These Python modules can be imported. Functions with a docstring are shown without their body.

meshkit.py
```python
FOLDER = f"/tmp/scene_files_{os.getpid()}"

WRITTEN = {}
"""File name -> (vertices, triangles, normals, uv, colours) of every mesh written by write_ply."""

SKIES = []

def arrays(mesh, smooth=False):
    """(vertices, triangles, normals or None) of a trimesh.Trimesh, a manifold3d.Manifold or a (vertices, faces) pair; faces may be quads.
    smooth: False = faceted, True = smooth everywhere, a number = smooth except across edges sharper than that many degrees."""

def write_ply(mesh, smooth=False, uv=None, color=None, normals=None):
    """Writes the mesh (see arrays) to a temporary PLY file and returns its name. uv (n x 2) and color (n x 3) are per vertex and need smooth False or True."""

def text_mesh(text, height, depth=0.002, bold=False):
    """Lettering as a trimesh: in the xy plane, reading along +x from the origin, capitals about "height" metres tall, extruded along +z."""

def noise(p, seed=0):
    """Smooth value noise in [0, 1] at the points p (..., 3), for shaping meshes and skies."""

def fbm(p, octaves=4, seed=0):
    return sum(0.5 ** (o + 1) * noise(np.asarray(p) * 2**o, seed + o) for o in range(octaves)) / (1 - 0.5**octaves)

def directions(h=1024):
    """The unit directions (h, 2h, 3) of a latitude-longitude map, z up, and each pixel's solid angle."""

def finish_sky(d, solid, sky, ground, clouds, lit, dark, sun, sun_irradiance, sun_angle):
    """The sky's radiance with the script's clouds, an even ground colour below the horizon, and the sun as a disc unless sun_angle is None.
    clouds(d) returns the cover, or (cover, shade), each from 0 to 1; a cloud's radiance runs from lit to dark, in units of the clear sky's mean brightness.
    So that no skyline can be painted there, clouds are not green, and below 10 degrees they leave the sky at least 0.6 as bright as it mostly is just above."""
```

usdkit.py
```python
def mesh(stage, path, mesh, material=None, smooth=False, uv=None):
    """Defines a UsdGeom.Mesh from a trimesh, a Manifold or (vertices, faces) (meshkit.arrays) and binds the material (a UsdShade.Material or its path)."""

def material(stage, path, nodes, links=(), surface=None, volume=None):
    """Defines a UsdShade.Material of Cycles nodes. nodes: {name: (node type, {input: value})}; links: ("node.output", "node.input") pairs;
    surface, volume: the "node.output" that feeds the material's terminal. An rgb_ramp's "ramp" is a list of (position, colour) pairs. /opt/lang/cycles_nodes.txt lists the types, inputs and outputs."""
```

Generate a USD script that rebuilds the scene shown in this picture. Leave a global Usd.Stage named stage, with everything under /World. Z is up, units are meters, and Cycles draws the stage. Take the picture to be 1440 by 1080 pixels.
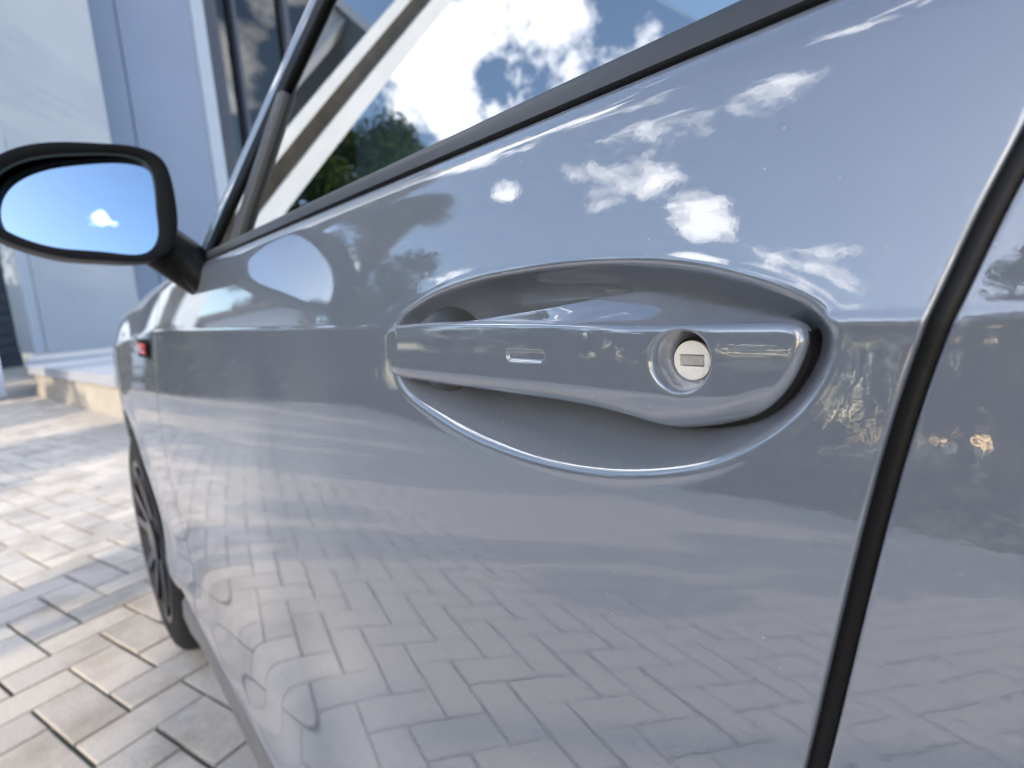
import math, random
import numpy as np, trimesh, shapely
import usdkit, meshkit
from shapely.geometry import Polygon, Point, box as sbox
from scipy.spatial import Delaunay, cKDTree
from scipy.ndimage import gaussian_filter1d
from scipy.interpolate import PchipInterpolator, CubicSpline
from pxr import Usd, UsdGeom, UsdLux, UsdShade, Gf, Sdf, Vt

stage = Usd.Stage.CreateInMemory()
UsdGeom.SetStageUpAxis(stage, 'Z')
UsdGeom.SetStageMetersPerUnit(stage, 1.0)
UsdGeom.Xform.Define(stage, '/World')
UsdGeom.Scope.Define(stage, '/World/Looks')
rad = math.radians

# ------------------------------------------------------------------ camera
YAW, PITCH, ROLL = rad(41.267), rad(8.8), rad(4.0)
CAM = np.array([0.0, 0.15, 0.9])
EXPOSURE = 1.65
fl = np.array([math.cos(YAW), -math.sin(YAW), 0]); rr = np.array([-math.sin(YAW), -math.cos(YAW), 0]); uu = np.array([0, 0, 1.0])
FW = fl * math.cos(PITCH) - uu * math.sin(PITCH); UP = uu * math.cos(PITCH) + fl * math.sin(PITCH)
RT = rr * math.cos(ROLL) - UP * math.sin(ROLL); UP = UP * math.cos(ROLL) + rr * math.sin(ROLL)
cam = UsdGeom.Camera.Define(stage, '/World/camera')
M4 = Gf.Matrix4d(*RT, 0, *UP, 0, *(-FW), 0, *CAM, 1)
cam.AddTransformOp().Set(M4)
cam.CreateHorizontalApertureAttr(36.0); cam.CreateVerticalApertureAttr(27.0)
cam.CreateFocalLengthAttr(36.0 * 764 / 1440)
cam.CreateFStopAttr(9.5); cam.CreateFocusDistanceAttr(0.21)
cam.CreateClippingRangeAttr(Gf.Vec2f(0.02, 2000))
cam.CreateExposureAttr(EXPOSURE)

# ------------------------------------------------------------------ sky and sun
SUN_AZ, SUN_EL = rad(113), rad(23)          # azimuth from +X (car's nose) towards +Y (car's left)
SD = np.array([math.cos(SUN_EL) * math.cos(SUN_AZ), math.cos(SUN_EL) * math.sin(SUN_AZ), math.sin(SUN_EL)])
dome = UsdLux.DomeLight.Define(stage, '/World/sky')
SN = {
    'tc': ('texture_coordinate', {}),
    'sky': ('sky_texture', {'sky_type': 'single_scattering', 'sun_disc': False, 'sun_elevation': SUN_EL,
                            'sun_rotation': math.atan2(SD[0], SD[1]), 'air_density': 1.0, 'aerosol_density': 1.2, 'ozone_density': 1.2}),
    'sep': ('separate_xyz', {}),
    'zc': ('math', {'math_type': 'maximum', 'value2': 0.0}),
    'za': ('math', {'math_type': 'add', 'value2': 0.30}),
    'px': ('math', {'math_type': 'divide'}), 'py': ('math', {'math_type': 'divide'}),
    'cmb': ('combine_xyz', {'z': 3.7}),
    'n1': ('noise_texture', {'scale': 3.2, 'detail': 10.0, 'roughness': 0.60, 'distortion': 0.15}),
    'rp': ('rgb_ramp', {'ramp': [(0.0, (0, 0, 0)), (0.60, (0, 0, 0)), (0.64, (.4, .4, .4)), (0.70, (0.97, .97, .97)), (1, (1, 1, 1))]}),
    'lowfade': ('map_range', {'range_type': 'smoothstep', 'from_min': 0.03, 'from_max': 0.2, 'to_min': 0.0, 'to_max': 1.0}),
    'cf': ('math', {'math_type': 'multiply'}),
    'mix': ('mix', {'mix_type': 'mix', 'color2': (11.0, 11.0, 11.2)}),
    'bg': ('background_shader', {'strength': 0.15}),
}
SL = [('tc.generated', 'sep.vector'), ('sep.z', 'zc.value1'), ('zc.value', 'za.value1'), ('sep.x', 'px.value1'), ('za.value', 'px.value2'),
    ('sep.y', 'py.value1'), ('za.value', 'py.value2'), ('px.value', 'cmb.x'), ('py.value', 'cmb.y'), ('cmb.vector', 'n1.vector'),
    ('sep.z', 'lowfade.value'), ('rp.color', 'cf.value1'), ('lowfade.result', 'cf.value2'), ('cf.value', 'mix.fac'),
    ('sky.color', 'mix.color1'), ('mix.color', 'bg.color')]
# where the fair-weather clouds stand: azimuth, elevation, angular radius, how solid
CLOUDS = [(17, 43, 10, .115), (27, 51, 8, .10), (44, 37, 7.5, .19), (55, 32, 4.0, .2), (31, 31, 2.0, .17), (158, 30, 24, -.22), (166, 30.5, 3.0, .27), (162, 30, 2.2, .22), (120, 55, 10, .12), (-60, 45, 15, .18), (-130, 30, 12, .18), (215, 50, 14, .16), (95, 60, 9, .12)]
last = 'n1.fac'
for i, (az, el, r, wt) in enumerate(CLOUDS):
    v = (math.cos(rad(el)) * math.cos(rad(az)), math.cos(rad(el)) * math.sin(rad(az)), math.sin(rad(el)))
    SN['d%d' % i] = ('vector_math', {'math_type': 'dot_product', 'vector2': v})
    SN['m%d' % i] = ('map_range', {'range_type': 'smoothstep', 'from_min': math.cos(rad(r * 1.25)), 'from_max': math.cos(rad(r * .2)), 'to_min': 0.0, 'to_max': wt})
    SN['a%d' % i] = ('math', {'math_type': 'add'})
    SL += [('tc.generated', 'd%d.vector1' % i), ('d%d.value' % i, 'm%d.value' % i), ('m%d.result' % i, 'a%d.value1' % i), (last, 'a%d.value2' % i)]
    last = 'a%d.value' % i
SL.append((last, 'rp.fac'))
sky = usdkit.material(stage, '/World/Looks/sky', SN, SL, surface='bg.background')
UsdShade.MaterialBindingAPI.Apply(dome.GetPrim()).Bind(sky)
sun = UsdLux.DistantLight.Define(stage, '/World/sun')
sun.CreateNormalizeAttr(True); sun.CreateIntensityAttr(0.5); sun.CreateAngleAttr(0.53); sun.CreateColorAttr(Gf.Vec3f(1.0, 0.84, 0.64))
z = SD; x = np.cross([0, 0, 1.0], z); x /= np.linalg.norm(x); y = np.cross(z, x)
sun.AddTransformOp().Set(Gf.Matrix4d(*x, 0, *y, 0, *z, 0, 0, 0, 30, 1))
for nm in ('sky', 'sun'):
    pr = stage.GetPrimAtPath('/World/' + nm)
    pr.SetCustomDataByKey('kind', 'structure')

# ------------------------------------------------------------------ helpers
used = {}
def numbered(parent, name):
    k = (parent, name); n = used.get(k, 0); used[k] = n + 1
    return name if n == 0 else '%s_%03d' % (name, n)
def path_of(parent):
    return '/World' if parent is None else str(parent.GetPath())
def obj(name, mesh, material, parent=None, smooth=30, normals=None):
    pp = path_of(parent); p = pp + '/' + numbered(pp, name)
    m = usdkit.mesh(stage, p, mesh, MAT[material] if isinstance(material, str) else material, smooth=smooth)
    if normals is not None:
        m.CreateNormalsAttr(Vt.Vec3fArray.FromNumpy(normals.astype(np.float32))); m.SetNormalsInterpolation('vertex')
    return m.GetPrim()
def tag(p, label=None, cat=None, group=None, kind=None):
    for k, v in (('label', label), ('category', cat), ('group', group), ('kind', kind)):
        if v: p.SetCustomDataByKey(k, v)
    return p
def thing(name, label, cat, loc=(0, 0, 0), group=None, kind=None):
    x = UsdGeom.Xform.Define(stage, '/World/' + numbered('/World', name)); x.AddTranslateOp().Set(Gf.Vec3d(*map(float, loc)))
    return tag(x.GetPrim(), label, cat, group, kind)
def cat_(ms): return trimesh.util.concatenate([m if isinstance(m, trimesh.Trimesh) else trimesh.Trimesh(*m, process=False) for m in ms])
def bx(lo, hi):
    lo, hi = np.array(lo, float), np.array(hi, float)
    m = trimesh.creation.box(hi - lo); m.apply_translation((lo + hi) / 2); return m
def grid_faces(nu, nv, flip=False):
    i = np.arange(nu - 1)[:, None] * nv + np.arange(nv - 1)[None]
    i = i.ravel(); q = np.stack([i, i + 1, i + nv + 1, i + nv], 1)
    return q[:, ::-1] if flip else q
def grid_mesh(P, flip=False):
    nu, nv = P.shape[:2]
    q = grid_faces(nu, nv, flip); v = P.reshape(-1, 3)
    return trimesh.Trimesh(v, np.vstack([q[:, [0, 1, 2]], q[:, [0, 2, 3]]]), process=False)
def sweep(path, prof, closed=False):
    """rings of the profile (n x 2: side, up-ish) along a path with a fixed up of +Y outwards"""
    path = np.asarray(path, float); rings = []
    for i in range(len(path)):
        t = path[min(i + 1, len(path) - 1)] - path[max(i - 1, 0)]; t /= np.linalg.norm(t)
        s = np.cross(t, [0, 1.0, 0]); s /= np.linalg.norm(s); u = np.cross(s, t)
        rings.append(path[i] + prof[:, :1] * s + prof[:, 1:] * u)
    P = np.array(rings); P = np.concatenate([P, P[:, :1]], 1)
    m = grid_mesh(P); 
    caps = []
    for e, fl_ in ((0, False), (-1, True)):
        c = P[e].mean(0); n = len(prof); v = np.vstack([P[e][:-1], c]); f = np.array([[k, (k + 1) % n, n] for k in range(n)])
        caps.append(trimesh.Trimesh(v, f[:, ::-1] if fl_ else f, process=False))
    m = trimesh.util.concatenate([m] + caps); m.fix_normals(); return m
def roundrect(w, h, r, n=5):
    pts = []
    for cx, cy, a0 in ((w/2-r, h/2-r, 0), (-w/2+r, h/2-r, 90), (-w/2+r, -h/2+r, 180), (w/2-r, -h/2+r, 270)):
        for k in range(n):
            a = rad(a0 + 90 * k / (n - 1)); pts.append((cx + r * math.cos(a), cy + r * math.sin(a)))
    return np.array(pts)
def smoothstep(a, b, x):
    t = np.clip((x - a) / (b - a), 0, 1); return t * t * (3 - 2 * t)

# ------------------------------------------------------------------ materials
MAT = {}
def mat(name, nodes, links, surface='p.BSDF'):
    MAT[name] = usdkit.material(stage, '/World/Looks/' + name, nodes, links, surface=surface)
def plain(name, col, rough=0.5, metallic=0.0, coat=0.0, spec=0.5, bump=None, vary=0.12, vscale=6.0, coat_rough=0.02, diffrough=0.0):
    """one colour, with a faint procedural unevenness and (if asked) fine relief"""
    c = np.array(col)
    n = {'g': ('geometry', {}), 'n': ('noise_texture', {'scale': vscale, 'detail': 5.0, 'roughness': 0.6}),
         'r': ('rgb_ramp', {'ramp': [(0.25, tuple(c * (1 - vary))), (0.75, tuple(np.minimum(c * (1 + vary), 1)))]}),
         'p': ('principled_bsdf', {'roughness': rough, 'metallic': metallic, 'coat_weight': coat, 'coat_roughness': coat_rough, 'specular_ior_level': spec})}
    l = [('g.position', 'n.vector'), ('n.fac', 'r.fac'), ('r.color', 'p.base_color')]
    if bump:
        n['bn'] = ('noise_texture', {'scale': bump[0], 'detail': 3.0}); n['b'] = ('bump', {'strength': bump[1], 'distance': bump[2]})
        l += [('g.position', 'bn.vector'), ('bn.fac', 'b.height'), ('b.normal', 'p.normal')]
    mat(name, n, l)
# car paint: grey base under a clear coat with faint orange peel
mat('paint', {'g': ('geometry', {}), 'bn': ('noise_texture', {'scale': 420.0, 'detail': 1.5, 'roughness': 0.5}),
              'b': ('bump', {'strength': 0.02, 'distance': 0.0005}),
              'fn': ('noise_texture', {'scale': 3.0, 'detail': 6.0, 'roughness': 0.65}),
              'fr': ('rgb_ramp', {'ramp': [(0.3, (0.006, 0.006, 0.006)), (0.8, (0.02, 0.02, 0.02))]}),
              'vo': ('voronoi_texture', {'scale': 210.0}), 'vr': ('rgb_ramp', {'ramp': [(0.0, (1, 1, 1)), (0.05, (1, 1, 1)), (0.10, (0, 0, 0)), (1, (0, 0, 0))]}), 'dn': ('noise_texture', {'scale': 60.0, 'detail': 3.0}), 'dr': ('rgb_ramp', {'ramp': [(0.54, (0, 0, 0)), (0.66, (.42, .42, .42))]}),
              'df': ('math', {'math_type': 'multiply'}), 'dd': ('diffuse_bsdf', {'color': (.42, .40, .37)}), 'mx': ('mix_closure', {}),
              'p': ('principled_bsdf', {'base_color': (0.092, 0.103, 0.127), 'roughness': 0.45, 'specular_ior_level': 0.3, 'coat_weight': 1.0, 'coat_ior': 2.35})},
    [('g.position', 'bn.vector'), ('bn.fac', 'b.height'), ('b.normal', 'p.coat_normal'), ('g.position', 'fn.vector'), ('fn.fac', 'fr.fac'), ('fr.color', 'p.coat_roughness'),
     ('g.position', 'vo.vector'), ('vo.distance', 'vr.fac'), ('g.position', 'dn.vector'), ('dn.fac', 'dr.fac'), ('vr.color', 'df.value1'), ('dr.color', 'df.value2'), ('df.value', 'mx.fac'), ('p.BSDF', 'mx.closure1'), ('dd.BSDF', 'mx.closure2')], surface='mx.closure')
plain('rubber', (0.003, 0.003, 0.0035), 0.4, spec=0.22, bump=(300, .15, .001))
plain('trim_satin', (0.030, 0.031, 0.034), 0.42, bump=(900, .06, .0005))
plain('gloss_black', (0.002, 0.002, 0.0023), 0.42, spec=0.14)
plain('plastic_grain', (0.035, 0.035, 0.038), 0.55, bump=(1200, .25, .0008))
plain('sill_plastic', (0.13, 0.13, 0.135), 0.5, bump=(700, .15, .0008))
plain('tyre', (0.009, 0.009, 0.0095), 0.75, spec=.25, bump=(120, .3, .002))
plain('alloy_dark', (0.008, 0.008, 0.011), 0.25, spec=.3)
plain('alloy_bright', (0.45, 0.45, 0.46), 0.25, metallic=0.9)
plain('brake_red', (0.45, 0.05, 0.03), 0.4)
plain('chrome', (0.82, 0.79, 0.75), 0.3, metallic=0.35, vary=.06, vscale=900, bump=(1500, .06, .0004))
plain('chrome_dark', (0.55, 0.54, 0.50), 0.25, metallic=0.7, vary=.15, vscale=500)
plain('mirror_glass', (0.36, 0.46, 0.56), 0.015, metallic=1.0, vary=.02)
plain('badge_red', (0.55, 0.02, 0.03), 0.3, coat=0.5)
plain('badge_pale', (0.7, 0.66, 0.66), 0.3, metallic=.3)
plain('cabin', (0.02, 0.02, 0.022), 0.8)
plain('panel_white', (0.22, 0.25, 0.30), 0.45, vary=.05, vscale=.8)
plain('panel_blue', (0.125, 0.16, 0.24), 0.4, vary=.05, vscale=.7)
plain('panel_pale', (0.24, 0.28, 0.35), 0.4, vary=.04, vscale=.7)
plain('frame_dark', (0.02, 0.024, 0.04), 0.4)
plain('door_slat', (0.09, 0.10, 0.13), 0.45, vary=.1, vscale=2)
plain('concrete', (0.30, 0.285, 0.26), 0.85, vary=.18, vscale=3, bump=(60, .4, .004))
plain('slab_stone', (0.26, 0.285, 0.33), 0.6, vary=.1, vscale=2, bump=(80, .3, .002))
plain('stone_tan', (0.15, 0.12, 0.085), 0.8, vary=.35, vscale=2.2, bump=(9, .6, .03))
plain('render_white', (0.74, 0.80, 0.88), 0.75, vary=.05, vscale=1.2, bump=(40, .2, .003))
plain('roof_tile', (0.13, 0.10, 0.085), 0.7, vary=.25, vscale=5, bump=(14, .5, .02))
plain('bark', (0.085, 0.062, 0.045), 0.9, vary=.35, vscale=7, bump=(22, .8, .02))
plain('joint_sand', (0.085, 0.082, 0.055), 0.95, vary=.35, vscale=9, bump=(220, .5, .003))
plain('ground', (0.17, 0.165, 0.15), 0.95, vary=.3, vscale=.6, bump=(20, .5, .01))
plain('grass', (0.045, 0.07, 0.022), 0.9, vary=.4, vscale=1.2, bump=(40, 1.0, .03))
for i, c in enumerate([(0.44, 0.405, 0.37), (0.40, 0.37, 0.343), (0.465, 0.427, 0.387), (0.37, 0.343, 0.32)]):
    c = np.array(c)
    mat('paver_%d' % i, {'g': ('geometry', {}), 'n': ('noise_texture', {'scale': 260.0, 'detail': 4.0, 'roughness': 0.7}),
        'n2': ('noise_texture', {'scale': 5.0, 'detail': 5.0, 'roughness': 0.6}),
        'r': ('rgb_ramp', {'ramp': [(0.25, tuple(c * .62)), (0.5, tuple(c)), (0.78, tuple(c * 1.3))]}),
        'r2': ('rgb_ramp', {'ramp': [(0.3, (.66, .64, .60)), (0.55, (1, 1, 1))]}), 'm': ('mix', {'mix_type': 'multiply', 'fac': 1.0}),
        'b': ('bump', {'strength': 0.35, 'distance': 0.002}), 'p': ('principled_bsdf', {'roughness': 0.85})},
        [('g.position', 'n.vector'), ('g.position', 'n2.vector'), ('n.fac', 'r.fac'), ('n2.fac', 'r2.fac'), ('r.color', 'm.color1'), ('r2.color', 'm.color2'),
         ('m.color', 'p.base_color'), ('n.fac', 'b.height'), ('b.normal', 'p.normal')])
mat('paver_far', {'g': ('geometry', {}), 'n': ('noise_texture', {'scale': 120.0, 'detail': 4.0, 'roughness': 0.7}),
    'r0': ('rgb_ramp', {'ramp': [(0.0, (.36, .335, .31)), (0.5, (.42, .387, .356)), (1.0, (.475, .435, .396))]}),
    'r': ('rgb_ramp', {'ramp': [(0.25, (.68, .68, .68)), (0.5, (1, 1, 1)), (0.78, (1, 1, 1))]}), 'm': ('mix', {'mix_type': 'multiply', 'fac': 1.0}),
    'p': ('principled_bsdf', {'roughness': 0.85})},
    [('g.position', 'n.vector'), ('n.fac', 'r.fac'), ('g.random_per_island', 'r0.fac'), ('r0.color', 'm.color1'), ('r.color', 'm.color2'), ('m.color', 'p.base_color')])
def glassy(name, ior, tint=(0.55, 0.6, 0.6)):
    mat(name, {'f': ('fresnel', {'IOR': ior}), 't': ('transparent_bsdf', {'color': tint}), 'gl': ('glossy_bsdf', {'color': (1, 1, 1), 'roughness': 0.0}), 'm': ('mix_closure', {})},
        [('f.fac', 'm.fac'), ('t.BSDF', 'm.closure1'), ('gl.BSDF', 'm.closure2')], surface='m.closure')
glassy('car_glass', 4.5, (0.16, 0.18, 0.18))
glassy('house_glass', 1.6, (0.3, 0.32, 0.33))
def leafy(name, c1, c2):
    mat(name, {'g': ('geometry', {}), 'r': ('rgb_ramp', {'ramp': [(0.0, c1), (1.0, c2)]}),
        'd': ('principled_bsdf', {'roughness': 0.6, 'specular_ior_level': 0.15}), 't': ('translucent_bsdf', {}), 'm': ('mix_closure', {'fac': 0.3})},
        [('g.random_per_island', 'r.fac'), ('r.color', 'd.base_color'), ('r.color', 't.color'), ('d.BSDF', 'm.closure1'), ('t.BSDF', 'm.closure2')], surface='m.closure')
leafy('leaf_dark', (0.018, 0.035, 0.012), (0.05, 0.085, 0.025))
leafy('leaf_mid', (0.035, 0.06, 0.016), (0.08, 0.12, 0.035))
leafy('leaf_pale', (0.06, 0.085, 0.03), (0.12, 0.15, 0.06))

# ------------------------------------------------------------------ ground and paving
tag(obj('ground', (np.array([[-400, -400, -.03], [400, -400, -.03], [400, 400, -.03], [-400, 400, -.03]]), np.array([[0, 1, 2, 3]])), 'ground', smooth=False), kind='structure')
tag(obj('lawn', (np.array([[-30, 5.6, -.012], [40, 5.6, -.012], [40, 60, -.012], [-30, 60, -.012]]), np.array([[0, 1, 2, 3]])), 'grass', smooth=False), kind='structure')
EA = np.array([math.cos(rad(-73.33)), math.sin(rad(-73.33)), 0]); EB = np.array([-EA[1], EA[0], 0])   # the two joint directions of the herringbone
PM, PB0, PA0 = 0.1165, 1.594, 0.337
paving = thing('paving', None, None, kind='structure')
lo, hi = np.array([-6.0, -5.0]), np.array([21.0, 5.6])
corners = np.array([[x_, y_] for x_ in (lo[0], hi[0]) for y_ in (lo[1], hi[1])])
rng = np.random.default_rng(7)
def paver_mesh(b0, a0, long_b, seed):
    r = np.random.default_rng(seed)
    j = 0.0042; nb, na = (2, 1) if long_b else (1, 2)
    b1, a1 = b0 + nb * PM - j, a0 + na * PM - j; b0_, a0_ = b0 + j, a0 + j
    jit = r.normal(0, .0009, 2); dz = r.normal(0, .0009); tx, ty = r.normal(0, .004, 2)
    ch = 0.0042; cb, ca = (b0_ + b1) / 2, (a0_ + a1) / 2
    V = []
    for e, zz in ((0, -.03), (0, -.0045), (ch * .35, -.0012), (ch, 0.0)):
        for bb, aa in ((b0_ + e, a0_ + e), (b1 - e, a0_ + e), (b1 - e, a1 - e), (b0_ + e, a1 - e)):
            zt = zz + dz + tx * (bb - cb) + ty * (aa - ca)
            V.append((bb + jit[0]) * EB + (aa + jit[1]) * EA + np.array([0, 0, zt]))
    F = []
    for L in range(3):
        for k in range(4):
            q = (k + 1) % 4; F += [[L*4+k, L*4+q, L*4+4+q], [L*4+k, L*4+4+q, L*4+4+k]]
    F += [[12, 13, 14], [12, 14, 15]]
    return np.array(V), np.array(F)[:, ::-1]       # (b, a) is left-handed seen from above
cells = []
N = 260
for k in range(-N, N):
    for m in range(-130, 130):
        for long_b, (cb, ca) in ((True, (k + 4 * m, k)), (False, (k + 4 * m + 2, k - 1))):
            b0, a0 = PB0 + cb * PM, PA0 + ca * PM
            c = (b0 + PM * (1 if long_b else .5)) * EB + (a0 + PM * (.5 if long_b else 1)) * EA
            if lo[0] < c[0] < hi[0] and lo[1] < c[1] < hi[1]:
                if c[1] < -1.9 and c[0] < 4: continue
                cells.append((c, b0, a0, long_b))
def screen(p):
    q = p - CAM; zc = q @ FW
    if zc < .3: return None
    return 720 + 764 * (q @ RT) / zc, 540 - 764 * (q @ UP) / zc, zc
ranked = []
for i, (c, *_ ) in enumerate(cells):
    s = screen(c)
    if s and -60 < s[0] < 400 and 480 < s[1] < 1130 and c[1] > -.12 and s[0] < 150 + max(0, (s[1] - 540)) * .46:
        ranked.append((s[2], i))
ranked.sort(); single = {i for _, i in ranked[:300]}
fv, ff, base = [], [], 0
for i, (c, b0, a0, lb) in enumerate(cells):
    v, f = paver_mesh(b0, a0, lb, i)
    if i in single:
        obj('paver', (v, f), 'paver_%d' % rng.choice(4, p=[.4, .25, .2, .15]), paving, smooth=25)
    else:
        fv.append(v); ff.append(f + base); base += len(v)
tag(obj('far_pavers', (np.vstack(fv), np.vstack(ff)), 'paver_far', paving, smooth=False), kind='stuff')
tag(obj('joint_sand', (np.array([[-6, -5, -.0085], [21, -5, -.0085], [21, 5.6, -.0085], [-6, 5.6, -.0085]]), np.array([[0, 1, 2, 3]])), 'joint_sand', paving, smooth=False), kind='stuff')

# ------------------------------------------------------------------ the car: side surface as a function of (X, Z)
ZC, ZBELT = 0.8893, 0.9765
def smoothstep_(a, b, x):
    t = np.clip((x - a) / (b - a), 0, 1); return t * t * (3 - 2 * t)
_z = np.arange(0.18, 1.02, 0.0005)
_tilt = np.interp(_z, [.18, .25, .28, .305, .335, .36, .385, .41, .44, .47, .52, .60, .66, .72, .77, .81, .86, .882, .8872, .8885, .8896, .8908, .892, .93, .955, .965, .972, .98, 1.02],
                      [-62, -58, -50, -38, -18, -4, 6, 9, 5, -2, -5, -3.5, -1.5, 1, 3.5, 6, 7.5, 6, 0, -6, 26, 26, 15.2, 15.5, 17, 22, 40, 62, 70])
_tl = gaussian_filter1d(_tilt, 34.0); _k = smoothstep_(.868, .845, _z); _tilt = gaussian_filter1d(_tilt, 1.6) * (1 - _k) + _tl * _k
_y = -np.concatenate([[0], np.cumsum((np.tan(np.radians(_tilt[1:])) + np.tan(np.radians(_tilt[:-1]))) / 2 * .0005)])
_y -= np.interp(ZC, _z, _y)
_prof = CubicSpline(_z, _y)
WX, WZ, WR, AR = 1.74, 0.315, 0.315, 0.372
RX = WX - 2.62
def ztop(X):
    X = np.asarray(X, float); d = np.clip(X - 1.0, 0, None); return ZBELT - .012 * d - .062 * d ** 2 - .012 * d ** 3
def plan(X):
    X = np.asarray(X, float)
    return -.012 * np.clip(X, 0, None) ** 2 - .006 * np.clip(-X, 0, None) ** 2 - .10 * np.clip(X - 1.72, 0, None) ** 2.2 - .12 * np.clip(-X - 1.0, 0, None) ** 2.2
def side(X, Z):
    X, Z = np.broadcast_arrays(np.asarray(X, float), np.asarray(Z, float))
    zt = ztop(X); zp = np.where(Z > .5, .5 + (Z - .5) * (ZBELT - .5) / (zt - .5), Z)
    y = _prof(zp) + plan(X)
    y = y + .020 * np.exp(-((X - 1.92) / .30) ** 2) * smoothstep(.64, .84, Z)
    for wx in (WX, RX):
        r = np.hypot(X - wx, Z - WZ); y = y + .007 * np.exp(-((np.clip(r, AR, None) - AR) / .055) ** 2) * (Z > .2)
    return y
# handle bowl: outline on the door, inside distance -> recess
RIM = np.array([(0.2668, 0.8860), (0.2640, 0.8922), (0.2561, 0.897), (0.2368, 0.9033), (0.213, 0.9077), (0.1821, 0.9104), (0.1559, 0.911), (0.1335, 0.9106), (0.1173, 0.9096), (0.1, 0.9074), (0.0849, 0.9043), (0.0714, 0.9003), (0.0613, 0.8964), (0.0538, 0.8926), (0.0496, 0.8888), (0.0482, 0.8848), (0.0490, 0.8803), (0.0513, 0.8742), (0.0553, 0.8674), (0.0613, 0.8606), (0.0695, 0.8541), (0.0795, 0.8484), (0.0938, 0.8434), (0.1103, 0.8395), (0.1295, 0.8370), (0.152, 0.8362), (0.1785, 0.8378), (0.2046, 0.8416), (0.2330, 0.8485), (0.2510, 0.8545), (0.2615, 0.8615), (0.2660, 0.8690), (0.2672, 0.8775)])
def closed_spline(pts, n, sm=0):
    p = np.vstack([pts, pts[:1]]); t = np.concatenate([[0], np.cumsum(np.linalg.norm(np.diff(p, axis=0), axis=1))])
    s = CubicSpline(t, p, bc_type='periodic')(np.linspace(0, t[-1], n, endpoint=False))
    return gaussian_filter1d(s, sm, axis=0, mode='wrap') if sm else s
def dense(c, k=16):
    n = np.roll(c, -1, 0); return np.vstack([c + (n - c) * (j / k) for j in range(k)])
rim = closed_spline(RIM, 1600, 12)
rim_poly = Polygon(rim); rim_tree = cKDTree(dense(rim)); shapely.prepare(rim_poly)
def inside_dist(X, Z, poly, tree):
    p = np.stack([X.ravel(), Z.ravel()], 1); d = tree.query(p)[0]
    s = np.where(shapely.contains_xy(poly, p[:, 0], p[:, 1]), d, -d); return s.reshape(X.shape)
def bowl(X, Z):
    X, Z = np.broadcast_arrays(X, Z); out = np.zeros(X.shape)
    m = (X > .035) & (X < .29) & (Z > .82) & (Z < .925)
    if m.any():
        s = inside_dist(X[m], Z[m], rim_poly, rim_tree)
        r = 0.0013
        sp = (s + np.sqrt(s * s + r * r)) / 2              # soft start at the rim
        lean = 1.0 - .33 * smoothstep(.872, .845, Z[m])       # the lower lip slopes more gently
        out[m] = .030 * (1 - np.exp(-sp / (.0125 / lean)))
        out[m] -= .0003 * np.exp(-((s + .0015) / .0022) ** 2)      # the rim stands slightly proud
    return out
def edge_drop(s, r=.0007):
    s = np.clip(s, 0, r); return r - np.sqrt(np.maximum(r * r - (r - s) ** 2, 0))
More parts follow.
